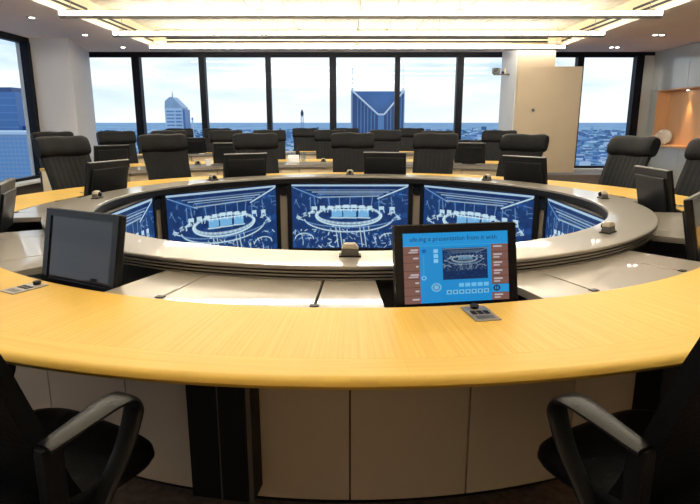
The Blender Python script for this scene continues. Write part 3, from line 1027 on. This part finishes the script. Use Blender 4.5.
for a, t in ((-5.0, 'beside the carton'), (-28.0, 'at the left gap between chairs')):
    o = copy_tree(mic); o.location = polar(4.75, a, .742); o.rotation_euler = (0, 0, -R_(a))
    tag(o, 'small cream-capped microphone on the nearer curved desk ' + t, 'microphone', 'microphones on the curved desk')
# little things on the nearer curved desk
o = empty('white_carton', polar(4.72, -10.6, .742), R_(8))
MB().box(-.085, .085, -.05, .05, 0, .075).build('carton', M['paper'], o, bevel=.003)
MB().box(-.085, .085, .03, .05, .075, .11).build('raised_flap', M['paper'], o)
tag(o, 'small white carton on the nearer curved desk left of centre', 'box')
o = empty('drinks_bottle', polar(4.95, -9.6, .742))
MB().lathe([(.033, 0), (.035, .01), (.035, .13), (.028, .16), (.014, .185), (.013, .21)], 16).build('bottle', M['black_gloss'], o, smooth=True)
MB().lathe([(.015, .208), (.015, .228)], 12).build('bottle_cap', M['black'], o)
tag(o, 'small dark bottle behind the white carton', 'bottle')
M['tumbler'] = glass_mat('tumbler_glass', (.85, .92, .97), .15)
for k, (r, a) in enumerate(((4.95, -11.0), (4.9, -8.6))):
    o = MB().lathe([(.030, 0), (.034, .004), (.042, .14), (.039, .14), (.031, .012), (.004, .01)], 16).build('drinking_glass', M['tumbler'], None, polar(r, a, .742), smooth=True)
    tag(o, 'clear drinking glass ' + ('left' if k == 0 else 'right') + ' of the dark bottle on the curved desk', 'glass', 'drinking glasses on the curved desk')
o = empty('white_cup', polar(4.45, -27.0, .742))
MB().lathe([(.03, 0), (.036, .004), (.044, .085), (.04, .085), (.032, .01), (.004, .008)], 16).build('cup', M['paper'], o, smooth=True)
MB().cyl((.04, 0, .06), (.065, 0, .05), .006, n=8).cyl((.065, 0, .05), (.062, 0, .028), .006, n=8).cyl((.062, 0, .028), (.036, 0, .022), .006, n=8).build('handle', M['paper'], o)
tag(o, 'small white cup on the nearer curved desk at the left gap', 'cup')

# added fill lights behind the camera, bounced off the wall onto the table base
for k, x in enumerate((-4.2, -2.1, 0.0, 2.1, 4.2)):
    t = ('leftmost', 'second from left', 'middle', 'second from right', 'rightmost')[k]
    downlight(x, -1.95, True, 'added twin fill light at the wall behind the camera, ' + t, FILL_W, 110, 'added fill lights behind the camera')

# downlights that light the front of the table from the coffer
for k, a in enumerate((-150, -165, 180, 165, 150)):
    p = polar(2.75, a)
    downlight(p[0], p[1], False, 'recessed downlight above the front table rim, ' + ('leftmost', 'second from left', 'middle', 'second from right', 'rightmost')[k], TABLE_W / 5, 62, 'downlights above the table front', ZT - .012)

# ------------------------------------------------------------------ the city outside
GZ = -150.0
def city_ground():
    m, n, l, b = new_mat('city_ground')
    tc = n.new('ShaderNodeTexCoord')
    v = n.new('ShaderNodeTexVoronoi'); v.inputs['Scale'].default_value = .012
    ns = n.new('ShaderNodeTexNoise'); ns.inputs['Scale'].default_value = .002; ns.inputs['Detail'].default_value = 8
    l.new(tc.outputs['Object'], v.inputs['Vector']); l.new(tc.outputs['Object'], ns.inputs['Vector'])
    r = n.new('ShaderNodeValToRGB')
    r.color_ramp.elements[0].position = .32; r.color_ramp.elements[0].color = (*srgb(84, 126, 172), 1)  # blue daylight and haze are put into the ground colours
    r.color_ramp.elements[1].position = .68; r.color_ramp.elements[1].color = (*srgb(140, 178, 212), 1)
    l.new(ns.outputs['Fac'], r.inputs['Fac'])
    mx = n.new('ShaderNodeMixRGB'); mx.blend_type = 'OVERLAY'; mx.inputs[0].default_value = .45
    l.new(r.outputs['Color'], mx.inputs[1]); l.new(v.outputs['Color'], mx.inputs[2])
    l.new(mx.outputs[0], b.inputs['Base Color'])
    b.inputs['Roughness'].default_value = .9
    return m


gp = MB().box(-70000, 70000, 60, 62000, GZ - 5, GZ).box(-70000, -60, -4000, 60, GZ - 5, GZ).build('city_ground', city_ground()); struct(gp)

# low city blocks, too many and too small to count
rc = random.Random(11)
V, F, C = [], [], []
pal = [srgb(140, 176, 208), srgb(100, 140, 182), srgb(205, 220, 235), srgb(84, 124, 170), srgb(120, 156, 194), srgb(72, 112, 150)]  # the haze's blue tint is mixed into the block colours
for k in range(15000):
    d = 450 * (22 ** rc.random()) if k > 300 else rc.uniform(300, 900)
    a = R_(rc.uniform(-42, 40)); x, y = d * math.sin(a), d * math.cos(a)
    if abs(x + 277) < 50 and 820 < y < 980 or abs(x + 59) < 25 and 670 < y < 730 or abs(x + 417) < 30 and 1450 < y < 1550 or abs(x - 35) < 50 and 560 < y < 700 or x < -130 and y < 420: continue
    w, e, hh = rc.uniform(8, 24) * (1 + d / 4000), rc.uniform(8, 26), rc.uniform(4, 12) * (1 + d / 9000)
    if rc.random() < .04: hh *= 2.6
    o0 = len(V)
    V += [(x + sx * w / 2, y + sy * e / 2, GZ + z) for z in (0, hh) for sx, sy in ((-1, -1), (1, -1), (1, 1), (-1, 1))]
    F += [tuple(o0 + i for i in q) for q in ((4, 5, 6, 7), (0, 1, 5, 4), (1, 2, 6, 5), (2, 3, 7, 6), (3, 0, 4, 7))]
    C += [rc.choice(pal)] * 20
me = bpy.data.meshes.new('low_city_blocks'); me.from_pydata(V, [], F)
ca = me.color_attributes.new('Col', 'FLOAT_COLOR', 'CORNER')
arr = np.ones((len(C), 4), np.float32); arr[:, :3] = C
ca.data.foreach_set('color', arr.ravel())
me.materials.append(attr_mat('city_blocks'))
lb = link('low_city_blocks', me); tag(lb, 'hazy blue low-rise city spreading to the horizon outside the windows', 'city', kind='stuff')

F_ = 568.55; CP, SP = math.cos(R_(12.956)), math.sin(R_(12.956))
def ray(px, py, dist):
    """direction through a picture point, at the given forward distance: returns X, Z"""
    u, v = px - 350, py - 252
    fw = F_ * CP - v * SP
    return u / fw * dist, 1.36 - (F_ * SP + v * CP) / fw * dist


T = {}
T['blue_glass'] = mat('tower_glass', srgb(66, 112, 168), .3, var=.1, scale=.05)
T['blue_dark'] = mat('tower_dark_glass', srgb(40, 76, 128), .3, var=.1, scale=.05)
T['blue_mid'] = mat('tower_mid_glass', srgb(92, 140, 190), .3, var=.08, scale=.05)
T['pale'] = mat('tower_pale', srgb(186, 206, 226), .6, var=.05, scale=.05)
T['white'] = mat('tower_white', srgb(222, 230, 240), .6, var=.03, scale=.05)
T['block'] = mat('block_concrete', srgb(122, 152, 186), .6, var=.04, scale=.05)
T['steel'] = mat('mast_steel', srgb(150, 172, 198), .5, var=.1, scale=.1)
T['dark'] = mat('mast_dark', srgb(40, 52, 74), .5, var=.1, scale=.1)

# notched tower with two masts
dd = 620.0
x0, zt = ray(352.5, 91, dd); x1, _ = ray(404, 91, dd); xm, zn = ray(381, 114.5, dd)
tw_ = empty('notched_tower', ((x0 + x1) / 2, dd, GZ)); ox = (x0 + x1) / 2
Hh = zt - GZ; nz = zn - GZ; a_, b_ = x0 - ox, x1 - ox; mxx = xm - ox
MB().box(a_, b_, 6, 46, 0, Hh).build('upper_block', T['blue_glass'], tw_)
dep = .6
def slab(poly, y0, y1): 
    n = len(poly); v = [(x, y0, z) for x, z in poly] + [(x, y1, z) for x, z in poly]
    return v, [tuple(range(n)), tuple(range(2 * n - 1, n - 1, -1))] + [(i, n + i, n + (i + 1) % n, (i + 1) % n) for i in range(n)]
nw = 3.2
MB().add(*slab([(a_, 0), (mxx - nw, 0), (mxx - nw, nz), (a_, Hh - 1)], 0, 6)).build('left_facade', T['blue_dark'], tw_)
MB().add(*slab([(mxx + nw, 0), (b_, 0), (b_, Hh - 1), (mxx + nw, nz)], 0, 6)).build('right_facade', T['blue_dark'], tw_)
MB().add(*slab([(mxx - nw, 0), (mxx + nw, 0), (mxx + nw, nz), (mxx - nw, nz)], -.5, 6)).build('centre_bay', T['blue_mid'], tw_)
for p, q in (((a_, Hh), (mxx - nw, nz)), ((mxx + nw, nz), (b_, Hh)), ((mxx - nw, nz), (mxx + nw, nz))):
    MB().cyl((p[0], -.6, p[1]), (q[0], -.6, q[1]), 1.0, n=6).build('notch_rim', T['white'], tw_)
for k in range(1, 7):
    for s in (-1, 1):
        xx = mxx + s * (nw + k * 3.6)
        if a_ < xx < b_:
            zz = nz + (Hh - nz) * (abs(xx - mxx) - nw) / ((mxx - nw - a_) if s < 0 else (b_ - mxx - nw))
            MB().box(xx - .45, xx + .45, -.5, 0, 0, min(zz, Hh) - 1.5).build('facade_rib', T['blue_mid'], tw_)
for xx, top in ((352.5, 66), (404, 63)):
    mx_, mz = ray(xx, top, dd); mx_ -= ox; hz = mz - GZ
    m_ = MB().cyl((mx_, 4, 0), (mx_, 4, hz), .9, .35, 6)
    for q in range(9): m_.box(mx_ - 1.2, mx_ + 1.2, 3.2, 4.8, Hh - 18 + q * 5, Hh - 16.6 + q * 5)
    m_.build('mast', T['white'] if xx > 400 else T['pale'], tw_)
    MB().box(mx_ - 1.8, mx_ + 1.8, 2, 6, Hh - 40, Hh + 1).build('mast_shaft', T['pale'], tw_)
tag(tw_, 'blue glass tower with a V-shaped notch and two tall masts', 'building')

# spired tower
dd = 900.0
x0, zs = ray(164, 101, dd); x1, zr = ray(184.5, 108, dd); xs_, zp = ray(170.5, 97, dd); _, ztip = ray(170, 90.5, dd)
sp2 = empty('spired_tower', ((x0 + x1) / 2, dd, GZ)); ox = (x0 + x1) / 2
MB().box(x0 - ox, x1 - ox - 3.6, 0, 30, 0, zr - GZ).build('tower_body', T['pale'], sp2)
MB().add(*slab([(x0 - ox, zr - GZ), (x1 - ox - 2, zr - GZ), (xs_ - ox + 2, zp - GZ), (xs_ - ox - 2, zp - GZ), (x0 - ox + 1, zs - GZ)], 0, 30)).build('sloped_roof', T['steel'], sp2)
MB().cyl((xs_ - ox, 10, zp - GZ - 1), (xs_ - ox, 10, ztip - GZ), 1.3, .3, 6).build('spire', T['steel'], sp2)
for k in range(11):
    z = zr - GZ - 4 - k * 5.2
    MB().box(x0 - ox + 2.5, (x1 + x0) / 2 - ox - 1, -.3, 0, z - 2.3, z).build('window_strip', T['blue_mid'], sp2)
    MB().box((x1 + x0) / 2 - ox + 1, x1 - ox - 5, -.3, 0, z - 2.3, z).build('window_strip', T['blue_mid'], sp2)
MB().box(x1 - ox - 3.5, x1 - ox, 1, 29, 0, zr - GZ - 2).build('corner_shaft', T['blue_glass'], sp2)
tag(sp2, 'pale office tower with stepped sloping roof and thin spire', 'building')

# slender lattice mast
dd = 700.0
xm, zt = ray(302, 109.5, dd)
lt_ = empty('slender_mast', (xm, dd, GZ)); Hh = zt - GZ
for sx, sy in ((-1, -1), (1, -1), (1, 1), (-1, 1)):
    MB().cyl((sx * 2.6, sy * 2.6, 0), (sx * 1.1, sy * 1.1, Hh - 6), .45, n=5).build('mast_leg', T['steel'], lt_)
for k in range(12):
    z = k * (Hh - 8) / 12 + 6; w = 2.6 - 1.5 * z / Hh
    MB().box(-w, w, -w, w, z - .4, z + .4).build('cross_frame', T['pale'], lt_)
MB().lathe([(1.6, Hh - 8), (1.9, Hh - 4), (.9, Hh - 1), (.2, Hh)], 8).build('mast_head', T['dark'], lt_)
tag(lt_, 'slender lattice mast with a dark tip rising over the city', 'mast')

# chimney far off, beside the spired tower
xm, zt = ray(192.3, 117.5, 1500)
ch_ = empty('far_chimney', (xm, 1500, GZ))
MB().lathe([(3.4, 0), (2.2, zt - GZ - 6)], 10).build('stack', T['pale'], ch_)
MB().lathe([(2.3, zt - GZ - 6), (2.2, zt - GZ)], 10).build('stack_top', T['blue_mid'], ch_)
tag(ch_, 'thin distant chimney beside the spired tower', 'chimney')

# towers through the left window: blue block and white gridded block before it
dd = 330.0
x1, zt = ray(14.5, 92, dd); x0, _ = ray(-60, 92, dd)
bt = empty('blue_tower', ((x0 + x1) / 2, dd, GZ)); hw = (x1 - x0) / 2
MB().box(-hw, hw, 0, 40, 0, zt - GZ).build('tower_body', T['blue_glass'], bt)
MB().box(-hw, hw - 6, 8, 34, zt - GZ, zt - GZ + 3).build('roof_plant', T['blue_dark'], bt)
for k in range(16):
    z = zt - GZ - 3 - k * 4
    MB().box(-hw, hw, -.25, 0, z - .5, z).build('floor_band', T['blue_mid'], bt)
xs2, zs2 = ray(22.5, 126, dd)
MB().box(hw, hw + xs2 - x1, 4, 34, 0, zs2 - GZ).build('side_wing', T['blue_dark'], bt)
tag(bt, 'tall blue glass tower seen through the left window', 'building')
dd = 240.0
x1, zt = ray(27, 134.5, dd); x0, _ = ray(-50, 134, dd)
wt = empty('gridded_block', ((x0 + x1) / 2, dd, GZ)); hw = (x1 - x0) / 2
MB().box(-hw, hw, 0, 30, 0, zt - GZ).build('block_body', T['block'], wt)
MB().box(-hw, hw + .5, -.4, 30.4, zt - GZ, zt - GZ + 1.2).build('parapet', T['pale'], wt)
wm = MB().box(-.62, .62, -.1, .05, -.55, .55).mesh('window', T['blue_mid'])
for i in range(12):
    for j in range(20):
        link('window', wm, wt, (hw - 1.3 - i * 1.75, 0, zt - GZ - 1.8 - j * 1.75))
tag(wt, 'white office block with a grid of windows outside the left window', 'building')
